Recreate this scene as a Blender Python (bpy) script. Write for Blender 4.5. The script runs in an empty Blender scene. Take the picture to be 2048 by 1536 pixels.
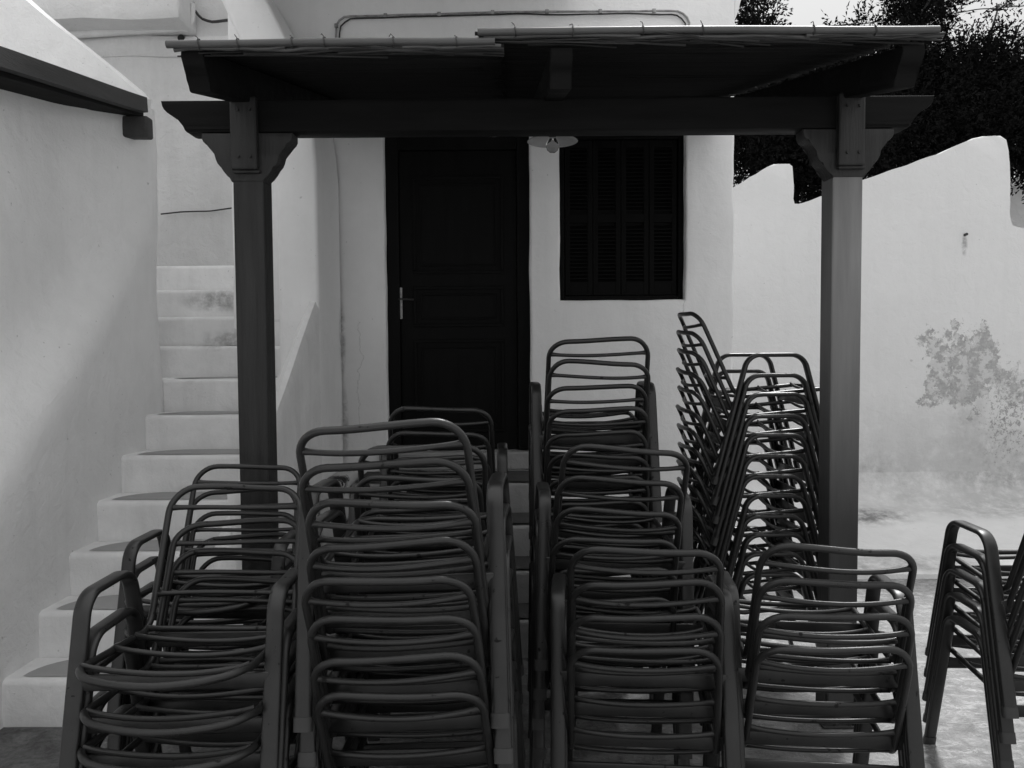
import bpy, bmesh, math, random
from mathutils import Vector, Matrix, noise
random.seed(7)
C = bpy.context.scene.collection
R = math.radians
PI = math.pi

# ------------------------------------------------------------------ camera, world, sun, exposure
F_PX = 1600.0                       # focal length in pixels of the 2048 px wide photograph
CAM_Z = 1.6
CAM_ROT = Matrix.Rotation(R(90 - 2.6), 3, 'X') @ Matrix.Rotation(R(-0.4), 3, 'Z')
cam_d = bpy.data.cameras.new("camera")
cam = bpy.data.objects.new("camera", cam_d)
C.objects.link(cam)
cam.location = (0, 0, CAM_Z)
cam.rotation_euler = CAM_ROT.to_euler()
cam_d.sensor_width = 36.0
cam_d.lens = F_PX / 2048 * 36
cam_d.clip_end = 500
bpy.context.scene.camera = cam

SUN_EL, SUN_AZ = R(56), R(27)      # azimuth measured from +Y towards +X: veiled sun high over the camera's right
SUN_STRENGTH, SKY_STRENGTH, EXPOSURE = 0.85, 0.15, 2.68
SKY_CAP = 0.91
w = bpy.data.worlds.new("World")
bpy.context.scene.world = w
w.use_nodes = True
nt = w.node_tree
bg = nt.nodes["Background"]
sky = nt.nodes.new("ShaderNodeTexSky")
sky.sky_type = 'NISHITA'
sky.sun_disc = False
sky.sun_elevation = SUN_EL
sky.sun_rotation = SUN_AZ
sky.air_density = 1.0
sky.dust_density = 2.0
bw = nt.nodes.new("ShaderNodeRGBToBW")          # the photograph is black and white
nt.links.new(sky.outputs[0], bw.inputs[0])
lim = nt.nodes.new("ShaderNodeMath")             # a bright hazy sky: evenly white, without a hot spot round the sun
lim.operation = 'MINIMUM'
lim.inputs[1].default_value = SKY_CAP
nt.links.new(bw.outputs[0], lim.inputs[0])
tcw = nt.nodes.new("ShaderNodeTexCoord")            # haze is brighter overhead than near the horizon
sxyz = nt.nodes.new("ShaderNodeSeparateXYZ")
nt.links.new(tcw.outputs['Generated'], sxyz.inputs[0])
zen = nt.nodes.new("ShaderNodeMapRange")
for k_, v_ in (('From Min', 0.0), ('From Max', 1.0), ('To Min', 0.55), ('To Max', 1.65)):
    zen.inputs[k_].default_value = v_
nt.links.new(sxyz.outputs['Z'], zen.inputs['Value'])
mulz = nt.nodes.new("ShaderNodeMath")
mulz.operation = 'MULTIPLY'
nt.links.new(lim.outputs[0], mulz.inputs[0])
nt.links.new(zen.outputs[0], mulz.inputs[1])
nt.links.new(mulz.outputs[0], bg.inputs[0])
bg.inputs[1].default_value = SKY_STRENGTH
sun_d = bpy.data.lights.new("sun", 'SUN')
sun_d.energy = SUN_STRENGTH
sun_d.angle = R(11)
sun_d.color = (1.0, 1.0, 1.0)
sun = bpy.data.objects.new("sun", sun_d)
C.objects.link(sun)
SUN_DIR = Vector((math.sin(SUN_AZ) * math.cos(SUN_EL), math.cos(SUN_AZ) * math.cos(SUN_EL), math.sin(SUN_EL)))
sun.rotation_euler = (-SUN_DIR).to_track_quat('-Z', 'Y').to_euler()
sun.location = (2, -7, 12)
vs = bpy.context.scene.view_settings
vs.view_transform = 'Standard'
vs.look = 'None'
vs.gamma = 1
vs.use_curve_mapping = False
vs.exposure = EXPOSURE

def P(px, py, Y):
    """the point of the place at distance Y that the photograph shows at pixel (px, py)"""
    d = CAM_ROT @ Vector(((px - 1024) / F_PX, -(py - 768) / F_PX, -1))
    k = Y / d.y
    return Vector((d.x * k, Y, CAM_Z + d.z * k))

# ------------------------------------------------------------------ materials
def new_mat(name):
    m = bpy.data.materials.new(name)
    m.use_nodes = True
    t = m.node_tree
    return m, t, t.nodes["Principled BSDF"], t.links

def nd(t, kind, **kw):
    n = t.nodes.new(kind)
    for k, v in kw.items():
        setattr(n, k, v)
    return n

def noise_tex(t, L, vec, scale, detail=6, rough=0.6, dist=0.0):
    n = nd(t, "ShaderNodeTexNoise")
    n.inputs['Scale'].default_value = scale
    n.inputs['Detail'].default_value = detail
    n.inputs['Roughness'].default_value = rough
    n.inputs['Distortion'].default_value = dist
    L.new(vec, n.inputs['Vector'])
    return n.outputs['Fac']

def ramp(t, L, fac, a, b, lo=0.0, hi=1.0):
    n = nd(t, "ShaderNodeMapRange")
    n.inputs['From Min'].default_value = a
    n.inputs['From Max'].default_value = b
    n.inputs['To Min'].default_value = lo
    n.inputs['To Max'].default_value = hi
    L.new(fac, n.inputs['Value'])
    return n.outputs['Result']

def math_n(t, L, op, a, b):
    n = nd(t, "ShaderNodeMath", operation=op)
    for i, v in enumerate((a, b)):
        if isinstance(v, (int, float)):
            n.inputs[i].default_value = v
        else:
            L.new(v, n.inputs[i])
    return n.outputs[0]

def mixv(t, L, fac, a, b):
    """value mix a..b by fac; a, b value or socket"""
    n = nd(t, "ShaderNodeMix")
    n.data_type = 'FLOAT'
    for i, v in ((0, fac), (2, a), (3, b)):
        if isinstance(v, (int, float)):
            n.inputs[i].default_value = v
        else:
            L.new(v, n.inputs[i])
    return n.outputs[0]

def bump(t, L, bsdf, height, strength, distance):
    n = nd(t, "ShaderNodeBump")
    n.inputs['Strength'].default_value = strength
    n.inputs['Distance'].default_value = distance
    L.new(height, n.inputs['Height'])
    L.new(n.outputs[0], bsdf.inputs['Normal'])

def world_pos(t):
    g = nd(t, "ShaderNodeNewGeometry")
    return g.outputs['Position']

def scaled(t, L, vec, s):
    m = nd(t, "ShaderNodeMapping")
    m.inputs['Scale'].default_value = s
    L.new(vec, m.inputs['Vector'])
    return m.outputs[0]

def blob(t, L, pos, centre, radii, soft=0.5):
    """1 inside an ellipsoid at centre, falling to 0 at its rim"""
    s = nd(t, "ShaderNodeVectorMath", operation='SUBTRACT')
    L.new(pos, s.inputs[0]); s.inputs[1].default_value = centre
    d = nd(t, "ShaderNodeVectorMath", operation='DIVIDE')
    L.new(s.outputs[0], d.inputs[0]); d.inputs[1].default_value = radii
    ln = nd(t, "ShaderNodeVectorMath", operation='LENGTH')
    L.new(d.outputs[0], ln.inputs[0])
    return ramp(t, L, ln.outputs['Value'], 1.0 - soft, 1.0, 1.0, 0.0)

def plaster(name, base=0.78, grime=0.12, rough_bump=0.35, stains=(), peels=(), cracks=()):
    m, t, b, L = new_mat(name)
    p = world_pos(t)
    big = ramp(t, L, noise_tex(t, L, p, 1.3, 4), 0.3, 0.72)
    mid = ramp(t, L, noise_tex(t, L, p, 6, 6, 0.65), 0.35, 0.75)
    streak = ramp(t, L, noise_tex(t, L, scaled(t, L, p, (9, 9, 1.1)), 1, 5), 0.5, 0.8)
    v = mixv(t, L, big, base, base * (1 - grime))
    v = mixv(t, L, math_n(t, L, 'MULTIPLY', mid, 0.6), v, math_n(t, L, 'MULTIPLY', v, 1 - grime))
    v = mixv(t, L, math_n(t, L, 'MULTIPLY', streak, 0.5), v, math_n(t, L, 'MULTIPLY', v, 1 - grime * 1.4))
    speck = ramp(t, L, noise_tex(t, L, p, 38, 2, 0.5), 0.735, 0.76)
    v = mixv(t, L, math_n(t, L, 'MULTIPLY', speck, 0.5), v, base * 0.45)
    for c, r, val, sc in stains:
        k = blob(t, L, p, c, r, 0.6)
        k = math_n(t, L, 'MULTIPLY', k, ramp(t, L, noise_tex(t, L, p, sc, 7, 0.7), 0.36, 0.62))
        v = mixv(t, L, k, v, val)
    for c, r, ax, wdt in cracks:                     # fine wandering cracks running up the wall
        sx = nd(t, "ShaderNodeSeparateXYZ"); L.new(p, sx.inputs[0])
        off = math_n(t, L, 'MULTIPLY', math_n(t, L, 'SUBTRACT', noise_tex(t, L, scaled(t, L, p, (.3, .3, 1)), 3.5, 8, .7), .5), .22)
        dist = math_n(t, L, 'ABSOLUTE', math_n(t, L, 'SUBTRACT', math_n(t, L, 'SUBTRACT', sx.outputs[ax], c[ax]), off), 0)
        k = math_n(t, L, 'MULTIPLY', ramp(t, L, dist, wdt * .5, wdt, 1.0, 0.0), blob(t, L, p, c, r, .2))
        v = mixv(t, L, math_n(t, L, 'MULTIPLY', k, .32), v, .16)
    h = noise_tex(t, L, p, 11, 8, 0.6, 0.4)
    h2 = noise_tex(t, L, p, 85, 4, 0.6)
    hh = math_n(t, L, 'ADD', math_n(t, L, 'MULTIPLY', h, 1.0), math_n(t, L, 'MULTIPLY', h2, 0.16))
    for c, r, val, thr, sc, wl, keep_ in peels:
        k = blob(t, L, p, c, r, 0.9)
        n1 = math_n(t, L, 'ADD', math_n(t, L, 'MULTIPLY', noise_tex(t, L, p, sc, 10, 0.70, 0.1), wl),
                    math_n(t, L, 'MULTIPLY', noise_tex(t, L, scaled(t, L, p, (1, 1, .75)), sc * 4.3, 8, 0.72, 0.1), 1 - wl))
        n1 = math_n(t, L, 'ADD', math_n(t, L, 'MULTIPLY', math_n(t, L, 'SUBTRACT', n1, .5), 1.7), .5)
        s = math_n(t, L, 'ADD', n1, math_n(t, L, 'MULTIPLY', k, 0.34))
        inside_ = ramp(t, L, k, 0.0, 0.08)
        k2 = math_n(t, L, 'MULTIPLY', ramp(t, L, s, thr, thr + 0.012), inside_)
        left_on = ramp(t, L, noise_tex(t, L, p, 11, 10, 0.74, .1), 0.48, 0.53)      # flakes of whitewash still holding
        k3 = math_n(t, L, 'MULTIPLY', k2, math_n(t, L, 'SUBTRACT', 1.0, math_n(t, L, 'MULTIPLY', left_on, keep_)))
        tone = mixv(t, L, ramp(t, L, noise_tex(t, L, p, 24, 6, 0.7), 0.3, 0.7), val * 0.75, val * 1.25)
        v = mixv(t, L, k3, v, tone)
        lip = math_n(t, L, 'MULTIPLY', ramp(t, L, s, thr - .012, thr), ramp(t, L, s, thr + .004, thr + .022, 1.0, 0.0))
        lip = math_n(t, L, 'MULTIPLY', math_n(t, L, 'MULTIPLY', lip, inside_), ramp(t, L, noise_tex(t, L, p, 5, 4, .6), .47, .60))
        v = mixv(t, L, math_n(t, L, 'MULTIPLY', lip, .8), v, .16)
        hh = math_n(t, L, 'SUBTRACT', hh, math_n(t, L, 'MULTIPLY', k3, 0.5))
    c = nd(t, "ShaderNodeCombineColor")
    for i in range(3):
        L.new(v, c.inputs[i])
    L.new(c.outputs[0], b.inputs['Base Color'])
    b.inputs['Roughness'].default_value = 0.9
    b.inputs['Specular IOR Level'].default_value = 0.2
    bump(t, L, b, hh, rough_bump, 0.03)
    return m

def simple(name, val, var=0.25, scale=9, rough=0.5, bump_s=0.1, stretch=(1, 1, 1), spec=0.5, obj=False, chips=0.0, bump_d=0.01):
    m, t, b, L = new_mat(name)
    if obj:
        tc = nd(t, "ShaderNodeTexCoord"); p0 = tc.outputs['Object']
        oi = nd(t, "ShaderNodeObjectInfo")
        a = nd(t, "ShaderNodeVectorMath", operation='ADD')
        L.new(p0, a.inputs[0])
        mm = nd(t, "ShaderNodeVectorMath", operation='SCALE')
        mm.inputs[0].default_value = (13, 7, 29)
        L.new(oi.outputs['Random'], mm.inputs['Scale'])
        L.new(mm.outputs[0], a.inputs[1])
        p0 = a.outputs[0]
    else:
        p0 = world_pos(t)
    p = scaled(t, L, p0, stretch)
    n = ramp(t, L, noise_tex(t, L, p, scale, 7, 0.62), 0.28, 0.74)
    v = mixv(t, L, n, val * (1 - var), val * (1 + var))
    if obj: v = math_n(t, L, 'MULTIPLY', v, ramp(t, L, oi.outputs['Random'], 0, 1, .82, 1.22))
    rgh = mixv(t, L, n, rough * 0.8, min(1, rough * 1.4))
    if chips:
        k = ramp(t, L, noise_tex(t, L, p0, 30, 4, 0.6), 0.665, 0.68)
        v = mixv(t, L, math_n(t, L, 'MULTIPLY', k, chips), v, val * 0.12)
        rgh = mixv(t, L, k, rgh, 0.9)
    c = nd(t, "ShaderNodeCombineColor")
    for i in range(3):
        L.new(v, c.inputs[i])
    L.new(c.outputs[0], b.inputs['Base Color'])
    L.new(rgh, b.inputs['Roughness'])
    b.inputs['Specular IOR Level'].default_value = spec
    if bump_s:
        bump(t, L, b, noise_tex(t, L, p, scale * 4, 5), bump_s, bump_d)
    return m

q = lambda a, b_, Y: tuple(P(a, b_, Y))
M = {}
M['white_left'] = plaster('whitewash_left', 0.90, 0.08, 0.42)
M['white_stair'] = plaster('whitewash_stair', 0.90, 0.17, 0.30, stains=[
    (q(440, 600, 5.7), (0.35, 0.5, 0.10), 0.36, 14), (q(450, 680, 5.4), (0.25, 0.4, 0.09), 0.42, 14),
    (q(362, 530, 6.3), (0.16, 0.3, 0.16), 0.40, 3)])
M['white_house'] = plaster('whitewash_house', 0.90, 0.07, 0.22, stains=[
    (q(683, 680, 5.5), (0.035, 0.1, 0.30), 0.42, 12), (q(690, 850, 5.5), (0.03, 0.1, 0.3), 0.5, 16)], cracks=[(q(720, 760, 5.5), (.2, .2, .42), 0, .003), (q(1368, 640, 5.5), (.15, .2, .16), 0, .005)])
M['white_back'] = plaster('whitewash_back', 0.70, 0.12, 0.6)
M['white_right'] = plaster('whitewash_right', 0.74, 0.05, 0.3, peels=[
    (q(1925, 735, 7.0), (0.62, 0.4, 0.50), 0.40, 0.655, 3.3, .75, .65),
    (q(2065, 780, 7.0), (0.50, 0.4, 0.45), 0.42, 0.70, 3.4, .65, .8),
    (q(2015, 840, 7.0), (0.62, 0.4, 1.0), 0.34, 0.855, 26, .6, .1),
    (q(1940, 690, 7.0), (0.75, 0.4, 0.75), 0.38, 0.93, 24, .6, .1)],
    stains=[(q(1860, 950, 7.0), (1.5, 0.8, 0.5), 0.46, 5), (q(2000, 930, 7.0), (0.6, 0.8, 0.4), 0.36, 13), (q(1950, 900, 7.0), (0.9, 0.4, 0.6), 0.58, 5), (q(1800, 860, 7.0), (0.6, 0.4, 0.35), 0.62, 6), (q(1935, 840, 7.0), (0.2, 0.3, 0.6), 0.5, 7), (q(1929, 490, 7.0), (0.03, 0.2, 0.11), 0.25, 20)])
M['apron'] = plaster('whitewashed_apron', 0.70, 0.10, 0.4, stains=[
    (q(1715, 1028, 6.55), (0.62, 0.26, 0.3), 0.20, 9), (q(1800, 1135, 5.6), (0.9, 0.2, 0.2), 0.36, 8), (q(2000, 1000, 6.7), (0.9, 0.3, 0.5), 0.42, 12), (q(1860, 950, 7.0), (1.5, 0.8, 0.5), 0.46, 5), (q(2000, 930, 7.0), (0.6, 0.8, 0.4), 0.36, 13)])
M['step_paint'] = simple('grey_step_paint', 0.36, 0.10, 6, 0.8, 0.1)
M['door_step'] = plaster('worn_step_plaster', 0.34, 0.25, 0.35)
M['dark_tread'] = simple('dark_step_paint', 0.035, 0.3, 12, 0.8, 0.2)
M['chair_paint'] = simple('grey_chair_paint', 0.0145, 0.36, 9, 0.33, 0.05, obj=True, chips=0.9, spec=0.42, bump_d=0.004)
M['foot_cap'] = simple('foot_cap_plastic', 0.03, 0.2, 20, 0.6, 0.05, obj=True)
M['pergola_wood'] = simple('pergola_wood', 0.023, 0.6, 2.2, 0.5, 0.4, (11, 11, 0.8), spec=0.3)
M['beam_wood'] = simple('beam_wood', 0.0095, 0.4, 2.2, 0.6, 0.12, (1.0, 9, 9), spec=0.05)
M['reed'] = simple('dry_reed', 0.012, 0.45, 5, 0.7, 0.1, (0.6, 30, 30), spec=0.15)
M['reed_front'] = simple('weathered_reed', 0.035, 0.5, 5, 0.6, 0.1, (0.8, 30, 30), spec=0.2)
M['bamboo'] = simple('bamboo', 0.06, 0.25, 3, 0.45, 0.1, (1.5, 20, 20))
M['wire'] = simple('dark_wire', 0.03, 0.2, 10, 0.6, 0)
M['cable_white'] = simple('painted_cable', 0.32, 0.5, 22, 0.7, 0.1)
M['door_wood'] = simple('dark_door_wood', 0.009, 0.3, 2.5, 0.5, 0.1, (9, 9, 1.0), spec=0.05)
M['shutter_wood'] = simple('dark_shutter_wood', 0.005, 0.3, 2.5, 0.5, 0.1, (9, 9, 1.0), spec=0.06)
M['old_wood'] = simple('weathered_wood', 0.045, 0.5, 3, 0.8, 0.4, (6, 1.0, 12))
M['soffit_wood'] = simple('shaded_soffit_wood', 0.012, 0.5, 3, 0.9, 0.4, (6, 1.0, 12), spec=0.1)  # old wood made darker: the eave's shadow is in its colour
M['metal'] = simple('worn_metal', 0.40, 0.5, 40, 0.4, 0.1)
M['enamel'] = simple('white_enamel', 0.30, 0.15, 12, 0.4, 0)
M['pipe'] = simple('drain_pipe_paint', 0.62, 0.15, 8, 0.6, 0.05)
M['bark'] = simple('bark', 0.06, 0.4, 9, 0.9, 0.5, (4, 4, 1))
M['leaf'] = simple('leaf', 0.011, 0.4, 3, 0.9, 0, spec=0.0)
M['void'] = simple('dark_hole', 0.01, 0.1, 5, 0.9, 0)

def ground_mat():
    m, t, b, L = new_mat('worn_concrete')
    p = world_pos(t)
    big = ramp(t, L, noise_tex(t, L, p, 1.1, 5, 0.6), 0.3, 0.7)
    fine = ramp(t, L, noise_tex(t, L, p, 9, 9, 0.72, 0.5), 0.36, 0.62)
    grit = ramp(t, L, noise_tex(t, L, p, 60, 4, 0.7), 0.3, 0.7)
    v = mixv(t, L, fine, 0.05, 0.19)
    v = mixv(t, L, math_n(t, L, 'MULTIPLY', big, 0.3), v, 0.22)
    v = math_n(t, L, 'MULTIPLY', v, ramp(t, L, grit, 0, 1, 0.75, 1.15))
    # old whitewash trodden into the concrete on the open side
    wear = ramp(t, L, noise_tex(t, L, scaled(t, L, p, (1, 1.8, 1)), 14, 9, .75, .8), .38, .56, 1.0, 0.0)
    wear2 = ramp(t, L, noise_tex(t, L, p, 3, 6, .7), .40, .66, 1.0, 0.35)
    k = blob(t, L, p, (2.4, 3.9, 0), (1.9, 3.2, 9), .5)
    k = math_n(t, L, 'MULTIPLY', k, math_n(t, L, 'MAXIMUM', math_n(t, L, 'MULTIPLY', wear, wear2), .25))
    v = mixv(t, L, k, v, .38)
    dirt = ramp(t, L, noise_tex(t, L, scaled(t, L, p, (1, 2.2, 1)), 17, 6, .75, .5), .60, .66)
    v = mixv(t, L, math_n(t, L, 'MULTIPLY', dirt, .6), v, .07)
    v = mixv(t, L, blob(t, L, p, (0, -27, 0), (40, 25.6, 9), .06), v, math_n(t, L, 'ADD', .58, math_n(t, L, 'MULTIPLY', fine, .12)))  # unseen ground behind the camera, whitened to bounce light onto the walls
    c = nd(t, "ShaderNodeCombineColor")
    for i in range(3):
        L.new(v, c.inputs[i])
    L.new(c.outputs[0], b.inputs['Base Color'])
    b.inputs['Roughness'].default_value = 0.9
    h = math_n(t, L, 'ADD', fine, math_n(t, L, 'MULTIPLY', grit, 0.5))
    bump(t, L, b, h, 0.5, 0.012)
    return m
M['ground'] = ground_mat()

def lit_post_wood():
    m, t, b, L = new_mat('painted_light_wood')
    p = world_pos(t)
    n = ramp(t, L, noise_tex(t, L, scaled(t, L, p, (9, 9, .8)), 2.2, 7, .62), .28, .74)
    k = blob(t, L, p, (1.4, 3.3, 1.95), (.8, .8, 1.1), 1.0)  # light on the post's middle, painted into the wood colour
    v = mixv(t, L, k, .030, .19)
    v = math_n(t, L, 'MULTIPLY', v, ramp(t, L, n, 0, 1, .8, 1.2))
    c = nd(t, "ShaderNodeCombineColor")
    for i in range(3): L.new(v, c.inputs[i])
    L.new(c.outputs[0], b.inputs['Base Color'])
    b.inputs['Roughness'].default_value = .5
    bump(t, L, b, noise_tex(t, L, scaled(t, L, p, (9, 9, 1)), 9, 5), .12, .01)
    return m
M['lit_post_wood'] = lit_post_wood()

def glass_mat():
    m, t, b, L = new_mat('bulb_glass')
    b.inputs['Base Color'].default_value = (0.9, 0.9, 0.9, 1)
    b.inputs['Transmission Weight'].default_value = 1
    b.inputs['Roughness'].default_value = 0.03
    b.inputs['IOR'].default_value = 1.3
    return m
M['glass'] = glass_mat()

# ------------------------------------------------------------------ mesh helpers
def obj(name, bm, m, parent=None, smooth=False, auto=None):
    bmesh.ops.recalc_face_normals(bm, faces=bm.faces)
    me = bpy.data.meshes.new(name)
    bm.to_mesh(me)
    bm.free()
    for mm in (m if isinstance(m, (list, tuple)) else [m]):
        me.materials.append(M[mm])
    if smooth:
        for p in me.polygons:
            p.use_smooth = True
        if auto:
            me.set_sharp_from_angle(angle=R(auto))
    o = bpy.data.objects.new(name, me)
    C.objects.link(o)
    if parent:
        o.parent = parent
    return o

def tag(o, label, cat, group=None, kind=None):
    if label: o['label'] = label
    if cat: o['category'] = cat
    if group: o['group'] = group
    if kind: o['kind'] = kind
    return o

def thing(name, label, cat, loc=(0, 0, 0), group=None):
    o = bpy.data.objects.new(name, None)
    o.empty_display_size = 0.2
    C.objects.link(o)
    o.location = loc
    return tag(o, label, cat, group)

def at_root(o, root):
    """parent o (built in world coordinates) under root without moving it"""
    o.parent = root
    o.matrix_parent_inverse = Matrix.Translation(root.location).inverted()
    return o

def add_box(bm, lo, hi, bevel=0.0, seg=2, mat=0):
    r = bmesh.ops.create_cube(bm, size=1)
    vv = r['verts']
    lo, hi = Vector(lo), Vector(hi)
    for v in vv:
        v.co = Vector(((v.co.x + .5) * (hi.x - lo.x) + lo.x, (v.co.y + .5) * (hi.y - lo.y) + lo.y, (v.co.z + .5) * (hi.z - lo.z) + lo.z))
    fs = set(f for v in vv for f in v.link_faces)
    for f in fs:
        f.material_index = mat
    if bevel:
        es = list(set(e for v in vv for e in v.link_edges))
        r2 = bmesh.ops.bevel(bm, geom=es, offset=bevel, segments=seg, profile=0.5, affect='EDGES')
        for f in r2['faces']:
            f.material_index = mat
    return vv

def add_prism(bm, pts, axis, a, b, bevel=0.0, seg=2):
    """pts 2D polygon extruded along axis: 'Y' -> pts are (x,z); 'X' -> (y,z); 'Z' -> (x,y)"""
    def mk(p, d):
        return Vector((p[0], d, p[1])) if axis == 'Y' else Vector((d, p[0], p[1])) if axis == 'X' else Vector((p[0], p[1], d))
    v0 = [bm.verts.new(mk(p, a)) for p in pts]
    v1 = [bm.verts.new(mk(p, b)) for p in pts]
    n = len(pts)
    fs = [bm.faces.new(v0), bm.faces.new(v1[::-1])]
    for i in range(n):
        fs.append(bm.faces.new((v0[i], v1[i], v1[(i + 1) % n], v0[(i + 1) % n])))
    if bevel:
        es = [e for f in fs[:2] for e in f.edges]
        bmesh.ops.bevel(bm, geom=es, offset=bevel, segments=seg, profile=0.5, affect='EDGES')

def fillet(pts, radii, closed=False, n=7):
    out = []
    N = len(pts)
    for i, p in enumerate(pts):
        p = Vector(p)
        r = radii[i] if isinstance(radii, (list, tuple)) else radii
        if (not closed and i in (0, N - 1)) or r <= 0:
            out.append(p); continue
        a, b = Vector(pts[i - 1]), Vector(pts[(i + 1) % N])
        u, v = (a - p), (b - p)
        lu, lv = u.length, v.length
        u.normalize(); v.normalize()
        ang = u.angle(v)
        t = min(r / math.tan(ang / 2), lu * .49, lv * .49)
        rr = t * math.tan(ang / 2)
        c = p + (u + v).normalized() * (rr / math.sin(ang / 2))
        s, e = p + u * t, p + v * t
        d0, d1 = s - c, e - c
        tot = d0.angle(d1)
        ax = d0.cross(d1).normalized()
        for k in range(n + 1):
            out.append(c + Matrix.Rotation(tot * k / n, 3, ax) @ d0)
    return out

def resample(pts, step, closed=False):
    out = []
    N = len(pts)
    for i in range(N if closed else N - 1):
        a, b = pts[i], pts[(i + 1) % N]
        k = max(1, int((b - a).length / step))
        for j in range(k):
            out.append(a.lerp(b, j / k))
    if not closed:
        out.append(pts[-1])
    return out

def sweep(bm, pts, ru, rv=None, n=10, closed=False, up=Vector((0, 0, 1)), scale=None, power=2.0, caps=True):
    """tube along pts; section half sizes ru (along side) and rv (along the other); fixed-up frames"""
    if rv is None: rv = ru
    N = len(pts)
    rings = []
    prev_s = None
    for i, p in enumerate(pts):
        if closed:
            t = (pts[(i + 1) % N] - pts[i - 1])
        else:
            t = pts[min(i + 1, N - 1)] - pts[max(i - 1, 0)]
        t = t.normalized()
        if prev_s is None:
            s = t.cross(up)
            if s.length < 1e-4: s = t.cross(Vector((1, 0, 0)))
        else:
            s = prev_s - t * prev_s.dot(t)
        s.normalize()
        prev_s = s
        o = s.cross(t).normalized()
        su, sv = scale(i / max(1, N - 1)) if scale else (1, 1)
        ring = []
        for k in range(n):
            a = 2 * PI * k / n
            ca, sa = math.cos(a), math.sin(a)
            x = math.copysign(abs(ca) ** (2 / power), ca) * ru * su
            y = math.copysign(abs(sa) ** (2 / power), sa) * rv * sv
            ring.append(bm.verts.new(p + s * x + o * y))
        rings.append(ring)
    M_ = N if closed else N - 1
    for i in range(M_):
        a, b = rings[i], rings[(i + 1) % N]
        off = 0
        if closed and i == N - 1:       # match the twist of the last ring to the first
            off = min(range(n), key=lambda k: sum((a[j].co - b[(j + k) % n].co).length for j in range(n)))
        for k in range(n):
            bm.faces.new((a[k], a[(k + 1) % n], b[(k + 1 + off) % n], b[(k + off) % n]))
    if not closed and caps:
        bm.faces.new(rings[0][::-1]); bm.faces.new(rings[-1])

def wobble(bm, amp, freq, seed=0, axis=None, keep=None):
    for v in bm.verts:
        if keep and keep(v.co): continue
        p = v.co * freq + Vector((seed * 7.3, seed * 3.1, seed * 1.7))
        d = noise.noise_vector(p) * amp
        if axis: d = Vector((d[i] if axis[i] else 0 for i in range(3)))
        v.co += d

def grid_wall(bm, corner, ux, uy, nx, ny, amp=0.0, freq=1.5, seed=0, inside=None):
    """sheet from corner spanned by vectors ux, uy with soft waves along its normal"""
    nrm = ux.cross(uy).normalized()
    vs_ = {}
    for i in range(nx + 1):
        for j in range(ny + 1):
            p = corner + ux * (i / nx) + uy * (j / ny)
            p = p + nrm * (noise.noise(p * freq + Vector((seed, 0, 0))) * amp)
            vs_[i, j] = bm.verts.new(p)
    for i in range(nx):
        for j in range(ny):
            if inside:
                c = corner + ux * ((i + .5) / nx) + uy * ((j + .5) / ny)
                if not inside(c): continue
            bm.faces.new((vs_[i, j], vs_[i + 1, j], vs_[i + 1, j + 1], vs_[i, j + 1]))

def subdivide_long(bm, maxlen):
    for _ in range(7):
        es = [e for e in bm.edges if e.calc_length() > maxlen]
        if not es: break
        bmesh.ops.subdivide_edges(bm, edges=es, cuts=1, use_grid_fill=True)
    bmesh.ops.triangulate(bm, faces=[f for f in bm.faces if len(f.verts) > 4])

# ------------------------------------------------------------------ ground
bm = bmesh.new()
grid_wall(bm, Vector((-60, -60, 0)), Vector((120, 0, 0)), Vector((0, 120, 0)), 60, 60)
tag(obj('ground', bm, 'ground'), None, None, kind='structure')

# the whitewashed apron rising to the wall on the right
bm = bmesh.new()
nx, ny = 60, 24
vv = {}
for i in range(nx + 1):
    for j in range(ny + 1):
        x = 1.45 + 9 * i / nx
        y = 5.42 + 1.585 * (1 - (1 - j / ny) ** 1.5)
        k = (y - 5.42) / 1.585
        z = 0.03 + 0.24 * (k ** 1.2) + 0.24 * (1 - math.sqrt(max(0, 1 - (max(0, (k - .8) / .2)) ** 2))) + noise.noise(Vector((x * 1.6, y * 1.6, 3))) * 0.03 * min(1, k * 4 + .15)
        vv[i, j] = bm.verts.new((x, y + noise.noise(Vector((x * 1.2, 5, 0))) * 0.04 * (1 - k), z))
for i in range(nx):
    for j in range(ny):
        bm.faces.new((vv[i, j], vv[i + 1, j], vv[i + 1, j + 1], vv[i, j + 1]))
low = [bm.verts.new((vv[i, 0].co.x, vv[i, 0].co.y - 0.02, -0.03)) for i in range(nx + 1)]
for i in range(nx):
    bm.faces.new((low[i], low[i + 1], vv[i + 1, 0], vv[i, 0]))
tag(obj('pavement', bm, 'apron', smooth=True, auto=50), None, None, kind='structure')

# ------------------------------------------------------------------ the house with door and window
FY = 5.5                                             # the facade's distance
DX0, DX1 = P(770, 500, FY).x, P(1059, 500, FY).x
DZ0, DZ1 = P(915, 905, FY).z, P(915, 268, FY).z
WX0, WX1 = P(1120, 500, FY).x, P(1371, 500, FY).x
WZ0, WZ1 = P(1245, 600, FY).z, P(1245, 262, FY).z
HX0, HX1 = -1.9, P(1467, 500, FY).x
HTOP = 6.4
house = thing('house', 'whitewashed house with dark door and shuttered window behind the pergola', 'house', ((HX0 + HX1) / 2, FY, 0))
bm = bmesh.new()
REC = 0.16
xs = sorted(set([HX0, DX0, DX1, WX0, WX1, HX1] + [HX0 + (HX1 - HX0) * k / 40 for k in range(1, 40)]))
zs = sorted(set([0.0, DZ0, DZ1, WZ0, WZ1, HTOP] + [HTOP * k / 60 for k in range(1, 60)]))
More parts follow.
